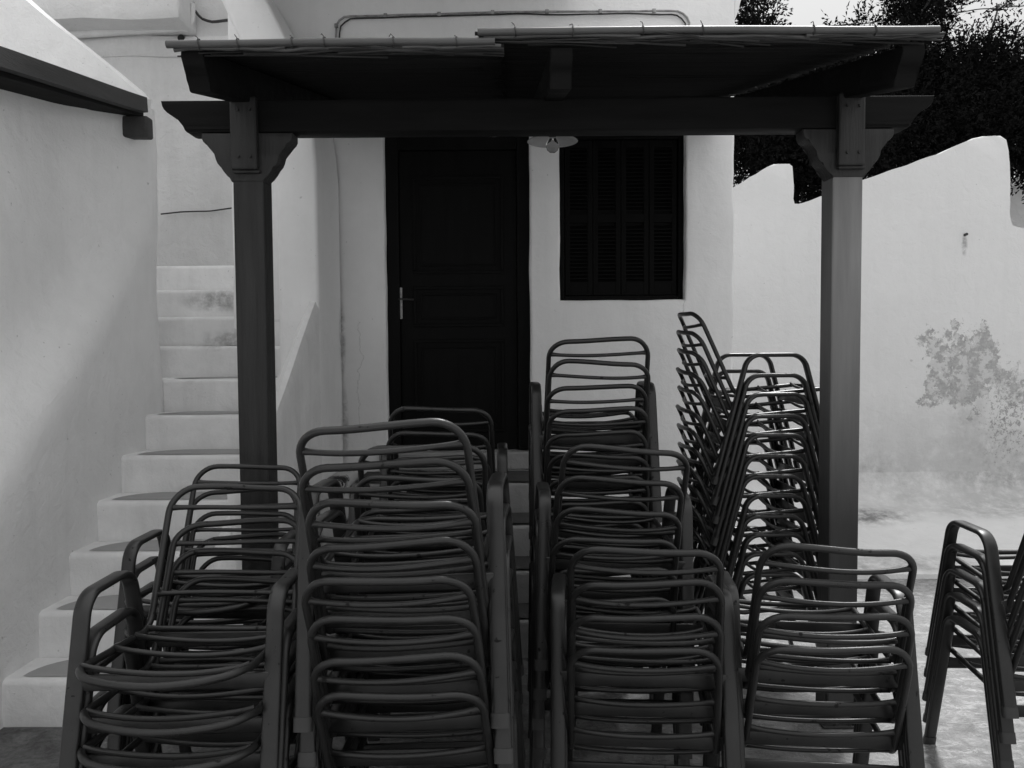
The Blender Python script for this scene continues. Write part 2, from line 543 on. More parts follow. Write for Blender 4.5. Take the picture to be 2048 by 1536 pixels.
def merge_close(a):
    must = {HX0, DX0, DX1, WX0, WX1, HX1, 0.0, DZ0, DZ1, WZ0, WZ1, HTOP}
    out = []
    for v in a:
        if out and v - out[-1] < 0.02:
            if v in must and out[-1] not in must: out[-1] = v
            elif v in must: out.append(v)
            continue
        out.append(v)
    return out
xs, zs = merge_close(xs), merge_close(zs)
inside = lambda x, z: (DX0 < x < DX1 and DZ0 < z < DZ1) or (WX0 < x < WX1 and WZ0 < z < WZ1)
vv = {}
def fv(i, j):
    if (i, j) not in vv:
        x, z = xs[i], zs[j]
        n_ = noise.noise(Vector((x * 1.7, 2.2, z * 1.7))) * 0.012
        jx = noise.noise(Vector((x * 3, 8, z * 4))) * 0.006
        vv[i, j] = bm.verts.new((x + jx, FY + n_, z + (noise.noise(Vector((x * 4, 1, z))) * 0.005 if 0 < j else 0)))
    return vv[i, j]
for i in range(len(xs) - 1):
    for j in range(len(zs) - 1):
        cx, cz = (xs[i] + xs[i + 1]) / 2, (zs[j] + zs[j + 1]) / 2
        if not inside(cx, cz):
            bm.faces.new((fv(i, j), fv(i + 1, j), fv(i + 1, j + 1), fv(i, j + 1)))
bound = [e for e in bm.edges if len(e.link_faces) == 1]
hole = [e for e in bound if all(HX0 + .1 < v.co.x < HX1 - .1 and .1 < v.co.z < HTOP - .1 for v in e.verts)]
outer = [e for e in bound if e not in hole]
r = bmesh.ops.extrude_edge_only(bm, edges=hole)
for v in [g for g in r['geom'] if isinstance(g, bmesh.types.BMVert)]:
    v.co.y += REC
r = bmesh.ops.extrude_edge_only(bm, edges=outer)
for v in [g for g in r['geom'] if isinstance(g, bmesh.types.BMVert)]:
    v.co.y += 4.0
bk_ = [bm.verts.new(p) for p in ((HX0, FY + 4, 0), (HX1, FY + 4, 0), (HX1, FY + 4, HTOP), (HX0, FY + 4, HTOP))]
bm.faces.new(bk_)
bmesh.ops.bevel(bm, geom=hole + outer, offset=0.018, segments=3, profile=0.5, affect='EDGES')
at_root(obj('wall', bm, 'white_house', smooth=True, auto=70), house)
# flat roof deck and the projecting balcony slab above the picture
bm = bmesh.new()
add_box(bm, (HX0 - .1, FY - .12, HTOP + .002), (HX1 + .1, FY + 4.1, HTOP + .22), 0.03)
at_root(obj('roof', bm, 'white_house'), house)
bm = bmesh.new()
add_box(bm, (-1.62, 3.5, 4.03), (0.45, FY - .003, 4.24), 0.03)
add_box(bm, (-1.18, 3.50, 3.30), (0.20, 3.72, 4.035), 0.03)        # unseen drop beam, added to shade the upper left facade
wobble(bm, 0.01, 2, 3)
at_root(obj('balcony', bm, 'white_house'), house)
# corner corbel up right
bm = bmesh.new()
add_prism(bm, [(HX1 + .004, 3.80), (HX1 + .03, 3.86), (HX1 + .05, 3.95), (HX1 + .10, 4.10), (HX1 + .10, 4.6), (HX1 + .004, 4.6)], 'Y', FY + .02, FY + 2.5, 0.01)
at_root(obj('corbel', bm, 'white_house', smooth=True, auto=40), house)

# door: frame, leaf with raised mouldings, handle plate
dy = FY + REC - 0.06
bm = bmesh.new()
fw = 0.085
add_box(bm, (DX0 - .01, dy - .03, DZ0 + .006), (DX0 + fw, dy + .07, DZ1 + .01), 0.006)
add_box(bm, (DX1 - fw, dy - .03, DZ0 + .006), (DX1 + .01, dy + .07, DZ1 + .01), 0.006)
add_box(bm, (DX0 + fw + .001, dy - .029, DZ1 - fw), (DX1 - fw - .001, dy + .069, DZ1 + .009), 0.006)
door = at_root(obj('door', bm, 'door_wood'), house)
def sub(o, parent):
    o.parent = parent
    o.matrix_parent_inverse = (Matrix.Translation(house.location)).inverted() if False else Matrix.Identity(4)
    return o
LX0, LX1 = DX0 + fw + .003, DX1 - fw - .003
bm = bmesh.new()
add_box(bm, (LX0, dy + .005, DZ0 + .01), (LX1, dy + .055, DZ1 - fw - .003), 0.003)
def moulding(bm, x0, x1, z0, z1, y, w_=0.022, d=0.014):
    for a, b in (((x0, y - d, z0), (x1, y + .004, z0 + w_)), ((x0, y - d, z1 - w_), (x1, y + .004, z1)),
                 ((x0, y - d + .001, z0 + w_), (x0 + w_, y + .003, z1 - w_)), ((x1 - w_, y - d + .001, z0 + w_), (x1, y + .003, z1 - w_))):
        add_box(bm, a, b, 0.005)
H = DZ1 - DZ0
for z0, z1 in ((.06, .36), (.40, .53), (.57, .88)):
    moulding(bm, LX0 + .09, LX1 - .09, DZ0 + z0 * H, DZ0 + z1 * H, dy + .004)
    moulding(bm, LX0 + .14, LX1 - .14, DZ0 + z0 * H + .05, DZ0 + z1 * H - .05, dy + .004, 0.014, 0.008)
leaf = obj('leaf', bm, 'door_wood'); leaf.parent = door
bm = bmesh.new()
hp = P(800, 575, dy); hq = P(800, 638, dy)
add_box(bm, (hp.x - .016, dy - .008, hq.z), (hp.x + .016, dy + .003, hp.z), 0.004)
plate = obj('handle_plate', bm, 'metal', smooth=True, auto=40); plate.parent = door
plate.matrix_parent_inverse = Matrix.Identity(4)
bm = bmesh.new()
hz = hq.z + (hp.z - hq.z) * .62
sweep(bm, fillet([(hp.x, dy - .004, hz), (hp.x, dy - .05, hz), (hp.x + .10, dy - .052, hz - .004)], .015), 0.007, n=8)
hnd = obj('handle', bm, 'wire', smooth=True, auto=40); hnd.parent = door

# window with four louvred shutter leaves
wy = FY + REC - 0.07
bm = bmesh.new()
fw = 0.035
add_box(bm, (WX0 - .01, wy - .02, WZ0 - .01), (WX0 + fw, wy + .05, WZ1 + .01), 0.004)
add_box(bm, (WX1 - fw, wy - .02, WZ0 - .01), (WX1 + .01, wy + .05, WZ1 + .01), 0.004)
add_box(bm, (WX0 + fw + .001, wy - .019, WZ0 - .01), (WX1 - fw - .001, wy + .049, WZ0 + fw), 0.004)
add_box(bm, (WX0 + fw + .001, wy - .019, WZ1 - fw), (WX1 - fw - .001, wy + .049, WZ1 + .01), 0.004)
win = at_root(obj('window', bm, 'shutter_wood'), house)
nleaf = 4
lw = (WX1 - WX0 - 2 * fw - .008) / nleaf
for k in range(nleaf):
    bm = bmesh.new()
    x0 = WX0 + fw + .004 + k * lw + .002; x1 = x0 + lw - .004
    z0, z1 = WZ0 + fw + .004, WZ1 - fw - .004
    st = 0.034
    add_box(bm, (x0, wy + .002, z0), (x0 + st, wy + .034, z1), 0.003)
    add_box(bm, (x1 - st, wy + .002, z0), (x1, wy + .034, z1), 0.003)
    for a, b in ((z0, z0 + .09), (z1 - .05, z1), ((z0 + z1) / 2 - .03, (z0 + z1) / 2 + .03)):
        add_box(bm, (x0 + st, wy + .003, a), (x1 - st, wy + .033, b), 0.002)
    z = z0 + .10
    while z < z1 - .06:
        if abs(z - (z0 + z1) / 2) > .045:
            v8 = add_box(bm, (x0 + st - .002, wy + .004, z), (x1 - st + .002, wy + .030, z + .007))
            for v in v8: v.co.z += (v.co.y - wy - .017) * 1.0
        z += .026
    add_box(bm, (x0 + st, wy + .031, z0 + .09), (x1 - st, wy + .0325, z1 - .05))
    s_ = obj('shutter', bm, 'shutter_wood'); s_.parent = win
for o_ in (leaf, hnd):
    o_.matrix_parent_inverse = Matrix.Identity(4)

# masonry steps up to the door
steps = thing('door_steps', 'worn masonry steps with dark treads climbing to the dark door', 'steps', (-0.35, 4.07, 0))
fronts = [5.0, 4.655, 4.345, 4.065]
tops = [0.745, 0.555, 0.37, 0.19]
SX0, SX1 = -1.02, 0.24
for k in range(4):
    bm = bmesh.new()
    back = FY - .01 if k == 0 else fronts[k - 1] - .004
    add_box(bm, (SX0 + .002 * k, fronts[k], -0.02), (SX1 + .002 * k, back, tops[k]), 0.018, 3)
    subdivide_long(bm, 0.12)
    wobble(bm, 0.007, 4, k)
    st = at_root(obj('step', bm, 'door_step', smooth=True, auto=50), steps)
    bm = bmesh.new()
    pts = []
    n_ = 40
    y1 = back + .0
    for i in range(n_ + 1):
        x = SX0 + .02 + (SX1 - SX0 - .04) * i / n_
        pts.append((x, fronts[k] + .022 + noise.noise(Vector((x * 9, k, 0))) * .012))
    up_ = [(x, y1 - .015 + noise.noise(Vector((x * 7, k, 4))) * .008) for x, _ in pts]
    lo_v = [bm.verts.new((x, y, tops[k] + .010)) for x, y in pts]
    hi_v = [bm.verts.new((x, y, tops[k] + .010)) for x, y in up_]
    for i in range(n_):
        bm.faces.new((lo_v[i], lo_v[i + 1], hi_v[i + 1], hi_v[i]))
    tr = obj('tread', bm, 'dark_tread'); tr.parent = st
bm = bmesh.new()
add_box(bm, (DX0 - .06, FY - .02, tops[0] + .012), (DX1 + .12, FY + .10, DZ0 + .002), 0.012, 2)
at_root(obj('threshold', bm, 'door_step'), steps)
# low whitewashed bench left of the steps
bm = bmesh.new()
add_box(bm, (-1.16, 4.72, -0.02), (SX0 - .01, FY - .012, 0.80), 0.03, 3)
subdivide_long(bm, 0.12); wobble(bm, 0.01, 3, 5)
M['bench_top'] = plaster('peeling_bench', 0.66, 0.1, 0.4, peels=[((-1.05, 4.9, .8), (.25, .25, .12), 0.03, 0.72, 9, .6, .3)])
tag(obj('masonry_bench', bm, 'bench_top', smooth=True, auto=50), 'low whitewashed masonry bench with peeling top left of door steps', 'bench')

# electric cable along the facade
def cable(name, pts, r_, m, label, cat='cable', wig=0.0, seed=0, clips=None):
    bm = bmesh.new()
    raw = [Vector(p) for p in pts]
    pp, acc = [raw[0]], 0.0
    for a, b in zip(raw, raw[1:]):
        d = (b - a).length
        while acc + d >= .04:
            f = (.04 - acc) / d
            a = a.lerp(b, f); d = (b - a).length; acc = 0.0
            pp.append(a.copy())
        acc += d
    pp.append(raw[-1])
    pp = [p + noise.noise_vector(p * 3 + Vector((seed, 0, 0))) * wig for p in pp]
    sweep(bm, pp, r_, n=6)
    if clips:
        for i in range(4, len(pp), clips):
            p = pp[i]
            add_box(bm, p - Vector((.012, .008, .014)), p + Vector((.012, .006, .014)), .003)
    return tag(obj(name, bm, m, smooth=True, auto=50), label, cat)
yc = FY - .018
cable('cable', fillet([P(672, 100, yc), P(673, 45, yc), P(690, 33, yc), P(1000, 24, yc), P(1362, 22, yc), P(1384, 45, yc), P(1368, 76, yc)], [0, .05, .05, 0, .1, .1, 0]),
      0.007, 'cable_white', 'painted electric cable clipped across the house wall above the reed roof', wig=.007, clips=9)
cable('cable', fillet([P(678, 100, yc), P(680, 50, yc), P(700, 37, yc), P(1000, 29, yc), P(1355, 27, yc), P(1376, 48, yc), P(1372, 76, yc)], [0, .05, .05, 0, .1, .1, 0]),
      0.005, 'wire', 'thin dark wire running beside the painted cable on the house wall', wig=.012, seed=5)

# ------------------------------------------------------------------ staircase on the left
SH, SD, SY0 = 0.203, 0.27, 3.34
LW = -2.17                                            # face of the left wall
stair = thing('staircase', 'whitewashed outdoor staircase with grey painted treads rising between the walls', 'staircase', (-1.8, SY0, 0))
NST = 11
for k in range(NST):
    z1 = SH * (k + 1); y0 = SY0 + SD * k
    y1 = SY0 + SD * (k + 1) - .003 if k < NST - 1 else 6.45
    x0 = LW - .04 if y0 < 4.95 else -3.0
    x1 = -1.36 + (.0 if k > 3 else .0)
    bm = bmesh.new()
    add_box(bm, (x0, y0, max(-.02, z1 - .5)), (x1, y1, z1), 0.028, 4)
    subdivide_long(bm, 0.10)
    wobble(bm, 0.018, 3.2, k + 11, axis=(1, 1, 0))
    st = at_root(obj('step', bm, 'white_stair', smooth=True, auto=60), stair)
    # grey painted tread with a rounded left end
    if k < 8:
        bm = bmesh.new()
        xa, xb = max(x0, LW) + .05 + .03 * random.random(), -1.47
        ya, yb = y0 + .028, y1 - .02
        pts = []
        for i in range(9):
            a = PI / 2 + PI / 2 * i / 8
            pts.append((xa + .22 + .22 * math.cos(a), yb - (yb - ya) * (1 - math.sin(a)) * .95))
        pts += [(xa + .03, ya + .004), (xa + .3, ya - .004), (xa + .5, ya + .004), (xb, ya), (xb, yb), (xa + .45, yb + .004)]
        vs_ = [bm.verts.new((x, y, z1 + .003)) for x, y in pts]
        f = bm.faces.new(vs_)
        bmesh.ops.triangulate(bm, faces=[f])
        tr = obj('painted_tread', bm, 'step_paint'); tr.parent = st
# solid bulk below the stairs' right side: parapet with tilted top, ending in a rounded newel
XL, XR = -1.43, -1.165
def par_z(Y):   # top heights (left, right)
    return 0.842 + .72 * (Y - 3.99), 1.226 + .72 * (Y - 3.89)
bm = bmesh.new()
rings = []
Ys = [3.66, 3.68, 3.72, 3.78] + [3.85 + .1 * i for i in range(10)] + [4.86]
for Y in Ys:
    zl, zr = par_z(Y)
    k = min(1, (Y - 3.66) / .14)
    e = math.sqrt(max(0.0, 1 - (1 - k) ** 2)) if k < 1 else 1
    ins = (1 - e) * .10
    dz = (1 - e) * .10
    ring = [(XL + ins, 0), (XL + ins, zl - dz - .05), (XL + ins + .018, zl - dz - .012), (XL + ins + .05, zl - dz + .03),
            ((XL + XR) / 2, (zl + zr) / 2 - dz + .035), (XR - ins - .05, zr - dz - .028), (XR - ins - .02, zr - dz - .03), (XR - ins, zr - dz - .09), (XR - ins, 0)]
    rings.append([bm.verts.new((x + noise.noise(Vector((Y * 2, z, 1))) * .008, Y, z + noise.noise(Vector((Y * 2.2, x, 9))) * .01)) for x, z in ring])
for a, b in zip(rings, rings[1:]):
    for i in range(len(a) - 1):
        bm.faces.new((a[i], a[i + 1], b[i + 1], b[i]))
bm.faces.new(rings[0]); bm.faces.new(rings[-1][::-1])
at_root(obj('parapet', bm, 'white_stair', smooth=True, auto=60), stair)
# the pillar at the head of the parapet that leans out into an arch above
bm = bmesh.new()
L_ = [(-1.42, 0.5), (-1.42, 2.0), (-1.42, 2.75), (-1.435, 2.95), (-1.475, 3.15), (-1.535, 3.30), (-1.60, 3.42), (-1.655, 3.54), (-1.73, 3.70), (-1.84, 3.9), (-1.98, 4.1), (-2.14, 4.3)]
R_ = [(-1.165, 0.5), (-1.165, 2.0), (-1.165, 2.70), (-1.18, 2.9), (-1.21, 3.1), (-1.255, 3.28), (-1.316, 3.42), (-1.375, 3.55), (-1.45, 3.70), (-1.55, 3.88), (-1.68, 4.05), (-1.84, 4.3)]
rs = []
for (a, b) in zip(L_, R_):
    ring = []
    y0 = 4.85
    for (x, y) in ((a[0], FY + .3), (a[0], y0 + .06), (a[0] + .012, y0 + .02), (a[0] + .04, y0), (b[0] - .022, y0), (b[0] - .006, y0 + .008), (b[0], y0 + .03), (b[0], FY - .02)):
        z = a[1] if x < (a[0] + b[0]) / 2 else b[1]
        ring.append(bm.verts.new(Vector((x, y, z)) + noise.noise_vector(Vector((x * 2, y * 2, z * 2))) * .008))
    rs.append(ring)
for a, b in zip(rs, rs[1:]):
    for i in range(len(a) - 1):
        bm.faces.new((a[i], a[i + 1], b[i + 1], b[i]))
bm.faces.new(rs[-1])
at_root(obj('pillar', bm, 'white_house', smooth=True, auto=60), stair)

# ------------------------------------------------------------------ left building
lb = thing('white_wall', 'whitewashed wall left of the staircase under an old wooden eave', 'wall', (LW, 4.0, 0))
def ridge(Y): return 1.06 + .865 * (Y - 3.39)          # height of the sloping plaster ridge
bm = bmesh.new()
cols = []
Yl = [0.6 + .1 * i for i in range(40)] + [4.62 + .05 * i for i in range(7)]
Yl = [y for y in Yl if y < 4.92]
def wall_x(Y, z):
    rz = ridge(Y)
    k = max(0.0, min(1.0, (z - rz + .04) / .30))
    k = k * k * (3 - 2 * k)
    x = LW - .19 * k * max(0, min(1, (4.86 - Y) / .6))
    x += noise.noise(Vector((Y * 1.1, z * 1.1, 5))) * .03 + noise.noise(Vector((Y * 4, z * 4, 2))) * .006
    return x
zl_ = [i * .07 for i in range(-1, 46)]
for Y in Yl:
    col = []
    top = 2.78 + .172 * (Y - 3.59) + .05
    for z in zl_:
        z = min(z, top)
        col.append(bm.verts.new((wall_x(Y, z), Y, z)))
    cols.append(col)
# the rounded end of the wall
for s in range(1, 7):
    a = PI / 2 * s / 6
    col = []
    for z in zl_:
        z = min(z, 2.78 + .172 * (4.95 - 3.59) + .05)
        x = wall_x(4.92, z)
        col.append(bm.verts.new((x - .09 * (1 - math.cos(a)), 4.92 + .09 * math.sin(a), z)))
    cols.append(col)
col = [bm.verts.new((-4.0, 5.01, v.co.z)) for v in cols[-1]]
cols.append(col)
for a, b in zip(cols, cols[1:]):
    for i in range(len(a) - 1):
        if (a[i].co - a[i + 1].co).length > 1e-5 or (b[i].co - b[i + 1].co).length > 1e-5:
            bm.faces.new((a[i], a[i + 1], b[i + 1], b[i]))
bmesh.ops.remove_doubles(bm, verts=bm.verts, dist=1e-5)
at_root(obj('wall', bm, 'white_left', smooth=True), lb)
# eave
def eave_z(Y): return 2.84 + .158 * (Y - 3.28)
bm = bmesh.new()
XO = -2.10
Ye = [0.6, 1.2, 1.8, 2.4, 3.0, 3.4, 3.8, 4.2, 4.5, 4.70]
prev = None
for Y in Ye:
    w_ = noise.noise(Vector((Y, 0, 0))) * .012
    zt = eave_z(Y) + w_
    ring = [bm.verts.new(p) for p in ((XO, Y, zt), (XO + .004, Y, zt - .085), (XO - .045, Y, zt - .088), (XO - .045, Y, zt + .004))]
    if prev:
        for i in range(4):
            bm.faces.new((prev[i], prev[(i + 1) % 4], ring[(i + 1) % 4], ring[i]))
    else:
        bm.faces.new(ring)
    prev = ring
bm.faces.new(prev[::-1])
bmesh.ops.bevel(bm, geom=[e for e in bm.edges if len(e.link_faces) == 2 and e.calc_face_angle(0) > .8], offset=.006, segments=2, affect='EDGES')
at_root(obj('eave_board', bm, 'old_wood'), lb)
bm = bmesh.new()
for k in range(3):
    x0, x1 = XO - .040 - .16 * k, XO - .047 - .16 * (k + 1) + .006
    v8 = add_box(bm, (x1, .6, 0), (x0, 4.74 - .03 * k, .055), .003)
    for v in bm.verts:
        if abs(v.co.z) < .5: v.co.z += eave_z(v.co.y) - .108 + .004 * k
at_root(obj('soffit', bm, 'soffit_wood'), lb)
bm = bmesh.new()
a = P(256, 277, 4.70); b = P(306, 234, 4.70)
add_box(bm, (a.x - .03, 4.66, a.z), (b.x - .02, 4.75, b.z), .014, 3)
subdivide_long(bm, .06); wobble(bm, .004, 12, 3)
at_root(obj('beam_end', bm, 'old_wood', smooth=True, auto=40), lb)
# white roof slope above the eave
bm = bmesh.new()
g0, g1 = P(303, 196, 5.02), P(58, -4, 5.02)
sl = (g1 - g0) / (g1.x - g0.x)
far = g0 + sl * (-3.2 - g0.x) * 1.0
far2 = g0 + sl * (-4.2 - g0.x)
poly = [(g0.x, 3.03), (g0.x + .02, g0.z - .03), (g0.x - .02, g0.z + .01), (far.x, far.z), (far2.x, far2.z), (-4.2, 3.03)]
add_prism(bm, poly, 'Y', 4.88, 5.0, .03, 3)
for v in bm.verts:      # the slope leans: its near side lies lower on the roof
    if v.co.y < 4.93: v.co.x -= .02
subdivide_long(bm, .2); wobble(bm, .012, 2, 8)
at_root(obj('roof_slope', bm, 'white_left', smooth=True, auto=50), lb)

# building at the head of the stairs
bk = thing('back_house', 'whitewashed wall with ledge and drain pipe at the head of the stairs', 'house', (-2.2, 6.4, 0))
BY = 6.4
bm = bmesh.new()
grid_wall(bm, Vector((-5.5, BY, 0)), Vector((4.3, 0, 0)), Vector((0, 0, P(300, 48, BY).z + .5)), 40, 40, .03, 1.4, 3)
at_root(obj('wall', bm, 'white_back', smooth=True), bk)
bm = bmesh.new()
pts = [(BY + .1, P(200, 118, BY).z), (BY - .02, P(200, 116, BY).z), (BY - .04, P(200, 100, BY - .04).z), (BY - .05, P(200, 82, BY - .05).z), (BY - .03, P(200, 76, BY).z), (BY + .1, P(200, 70, BY).z)]
xa, xb = -5.4, P(372, 60, BY).x
add_prism(bm, pts, 'X', xa, xb + .9, .01)
subdivide_long(bm, .2); wobble(bm, .014, 2.5, 1)
at_root(obj('ledge', bm, 'white_back', smooth=True, auto=50), bk)
bm = bmesh.new()
z0 = P(200, 44, 6.15).z
add_prism(bm, [(6.10, z0), (BY + .3, z0 - .04), (BY + .3, z0 + .9), (6.14, z0 + .9), (6.08, z0 + .05)], 'X', -5.4, P(366, 20, 6.15).x, .02, 3)
subdivide_long(bm, .2); wobble(bm, .018, 2.5, 4)
at_root(obj('roof_slab', bm, 'white_back', smooth=True, auto=50), bk)
bm = bmesh.new()
py_ = BY - .09
sweep(bm, resample([P(100, 72, py_), P(374, 55, py_)], .1), .030, n=12)
sweep(bm, fillet([P(376, 58, py_), P(385, 40, py_), P(386, 8, py_)], .08), .019, n=10)
at_root(obj('drain_pipe', bm, 'pipe', smooth=True, auto=50), bk)
bm = bmesh.new()
c = P(363, 77, BY - .03)
sweep(bm, [c + Vector((0, .10, 0)), c + Vector((0, -.012, 0))], .027, n=14)
at_root(obj('vent_hole', bm, 'void', smooth=True, auto=40), bk)
cable('cable', fillet([P(390, 22, BY - .05), P(402, 38, BY - .05), P(425, 44, BY - .05), P(480, 37, BY - .05)], .1), .011, 'wire',
      'dark sagging cable beside the drain pipe at the head of the stairs', wig=.004)
cable('cable', [P(322, 428, BY - .045), P(365, 424, BY - .045), P(420, 423, BY - .045), P(560, 400, BY - .045)], .006, 'wire',
      'thin dark wire across the wall above the stairs', wig=.006, seed=2)

# ------------------------------------------------------------------ garden wall on the right
gw = thing('garden_wall', 'whitewashed garden wall with stepped sloping top and peeling plaster', 'wall', (4.2, 7.0, 0))
WY = 7.0
pr = lambda a, b_: (P(a, b_, WY).x, P(a, b_, WY).z)
top = [pr(1380, 418), pr(1470, 371), pr(1500, 356), pr(1536, 333), pr(1548, 328), pr(1580, 328), pr(1586, 333), pr(1587, 412),
       pr(1655, 390), pr(1725, 361), pr(1800, 334), pr(1880, 306), pr(1945, 277), pr(1966, 272), pr(2002, 272), pr(2014, 279), pr(2018, 300), pr(2019, 380), pr(2019, 440), pr(2023, 452), pr(2034, 455), pr(2200, 455), pr(2202, 300), pr(2500, 300)]
fine_top = []
for a, b in zip(top, top[1:]):
    n_ = max(1, int(math.hypot(b[0] - a[0], b[1] - a[1]) / .05))
    for k in range(n_):
        x, z = a[0] + (b[0] - a[0]) * k / n_, a[1] + (b[1] - a[1]) * k / n_
        dn = noise.noise_vector(Vector((x * 7, z * 7, 3))) * .009 + noise.noise_vector(Vector((x * 2.2, z * 2.2, 8))) * .012
        fine_top.append((x + dn.x, z + dn.y))
fine_top.append(top[-1])
poly = [(top[0][0], 0.1)] + fine_top + [(top[-1][0], 0.1)]
bm = bmesh.new()
add_prism(bm, poly, 'Y', WY, WY + .32, .012, 2)
bmesh.ops.triangulate(bm, faces=[f for f in bm.faces if len(f.verts) > 6])
at_root(obj('wall', bm, 'white_right', smooth=True, auto=40), gw)
bm = bmesh.new()
c = P(1930, 470, WY - .004)
sweep(bm, [c + Vector((0, .02, 0)), c + Vector((0, -.03, .004))], .012, n=8)
at_root(obj('iron_peg', bm, 'wire'), gw)
# farther building seen through the notch
fb = thing('far_house', 'pale grey far building seen through the notch in the garden wall', 'house', (7.5, 10.5, 0))
bm = bmesh.new()
a = P(2000, 352, 10.5)
add_box(bm, (a.x - .5, 10.5, 0), (a.x + 5, 14, a.z), .03)
at_root(obj('wall', bm, 'white_back'), fb)
bm = bmesh.new()
zc = P(2030, 376, 10.5).z
add_box(bm, (a.x - .55, 10.44, zc), (a.x + 5.05, 10.498, zc + .05), .01)
at_root(obj('ledge', bm, 'white_back'), fb)

# ------------------------------------------------------------------ pergola
PY = 3.35
perg = thing('pergola', 'dark wooden pergola on two posts with carved brackets before the house', 'pergola', (0.15, PY, 0))
PX = (P(503, 700, PY - .062).x, P(1692, 700, PY - .062).x)
BT = P(1024, 197, PY - .06).z                        # top of the front beam
BH = 0.128
HW = .062
for s, px_ in enumerate(PX):
    bm = bmesh.new()
    add_box(bm, (px_ - HW, PY - HW, .02), (px_ + HW, PY + HW, BT - BH - .002), .008, 2)
    post = at_root(obj('post', bm, 'lit_post_wood' if s else 'pergola_wood'), perg)
    bm = bmesh.new()
    prof = [(.184, 0), (.184, -.022), (.178, -.034), (.168, -.044), (.148, -.056), (.138, -.068), (.133, -.084), (.129, -.106), (.122, -.122), (.110, -.136), (.092, -.150), (.076, -.170), (.066, -.195)]
    zt = BT - BH - .003
    poly = [(px_ + x, zt + z) for x, z in prof] + [(px_ - x, zt + z) for x, z in prof[::-1]]
    add_prism(bm, poly, 'Y', PY - .066, PY + .03, .006, 2)
    br = obj('bracket', bm, 'pergola_wood', smooth=True, auto=30); br.parent = post
    bm = bmesh.new()
    add_box(bm, (px_ - .056, PY - HW - .042, BT - .285), (px_ + .052, PY - HW - .006, BT + .004), .008, 2)
    add_box(bm, (px_ - .050, PY - HW - .030, BT - .297), (px_ + .058, PY - HW - .005, BT - .2855), .004)
    for dx, dz in ((-.022, -.235), (.026, -.235), (-.022, -.05), (.026, -.05)):
        bmesh.ops.create_cone(bm, segments=10, radius1=.007, radius2=.006, depth=.010, cap_ends=True,
                              matrix=Matrix.Translation((px_ + dx, PY - HW - .045, BT + dz)) @ Matrix.Rotation(PI / 2, 4, 'X'))
    fb_ = obj('face_board', bm, 'pergola_wood'); fb_.parent = post
    bm = bmesh.new()
    add_box(bm, (px_ - .085, PY - .085, .003), (px_ + .085, PY + .085, .013), .003)
    add_box(bm, (px_ - HW - .006, PY - .05, .012), (px_ - HW - .001, PY + .05, .16), .002)
    add_box(bm, (px_ + HW + .001, PY - .05, .012), (px_ + HW + .006, PY + .05, .16), .002)
    for dx in (-.03, .03):
        bmesh.ops.create_cone(bm, segments=6, radius1=.009, radius2=.009, depth=.012, cap_ends=True, matrix=Matrix.Translation((px_ + dx, PY - .075, .018)))
    ps = obj('base_plate', bm, 'wire'); ps.parent = post
bm = bmesh.new()
prof = [(.346, 0), (.342, -.02), (.335, -.034), (.322, -.047), (.297, -.060), (.274, -.071), (.264, -.084), (.259, -.10), (.253, -.116), (.246, -.124), (.235, -.128)]
poly = [(PX[0] - x, BT + z) for x, z in prof] + [(PX[1] + x, BT + z) for x, z in prof[::-1]]
add_prism(bm, poly, 'Y', PY - HW - .003, PY + HW - .02, .006, 2)
beam = at_root(obj('front_beam', bm, 'beam_wood', smooth=True, auto=30), perg)
bm = bmesh.new()
for px_, sg in ((PX[0], -1), (PX[1], 1)):
    x0, x1 = sorted((px_ + sg * .062, px_ + sg * .245))
    add_box(bm, (x0, PY - HW - .008, BT - BH + .010), (x1, PY - HW - .0035, BT - BH + .022), .002)
at_root(obj('beam_strip', bm, 'door_wood'), perg)
SL = 0.225
rz = lambda Y: BT + .003 + SL * (Y - PY)             # underside of the rafters
RX = (PX[0] - .01, P(1122, 130, 2.8).x, PX[1] + .0)
for x in RX:
    bm = bmesh.new()
    y0 = 2.76
    hgt = .135
    prof = [(0, hgt), (.004, hgt - .02), (.012, hgt - .042), (.03, hgt - .060), (.046, hgt - .074), (.054, hgt - .092), (.06, hgt - .115), (.068, .004), (.08, 0)]
    poly = [(y0 + a, rz(y0 + a) + b) for a, b in prof] + [(FY + .05, rz(FY + .05)), (FY + .05, rz(FY + .05) + hgt)]
    add_prism(bm, poly, 'X', x - .038, x + .038, .006, 2)
    at_root(obj('rafter', bm, 'beam_wood', smooth=True, auto=30), perg)
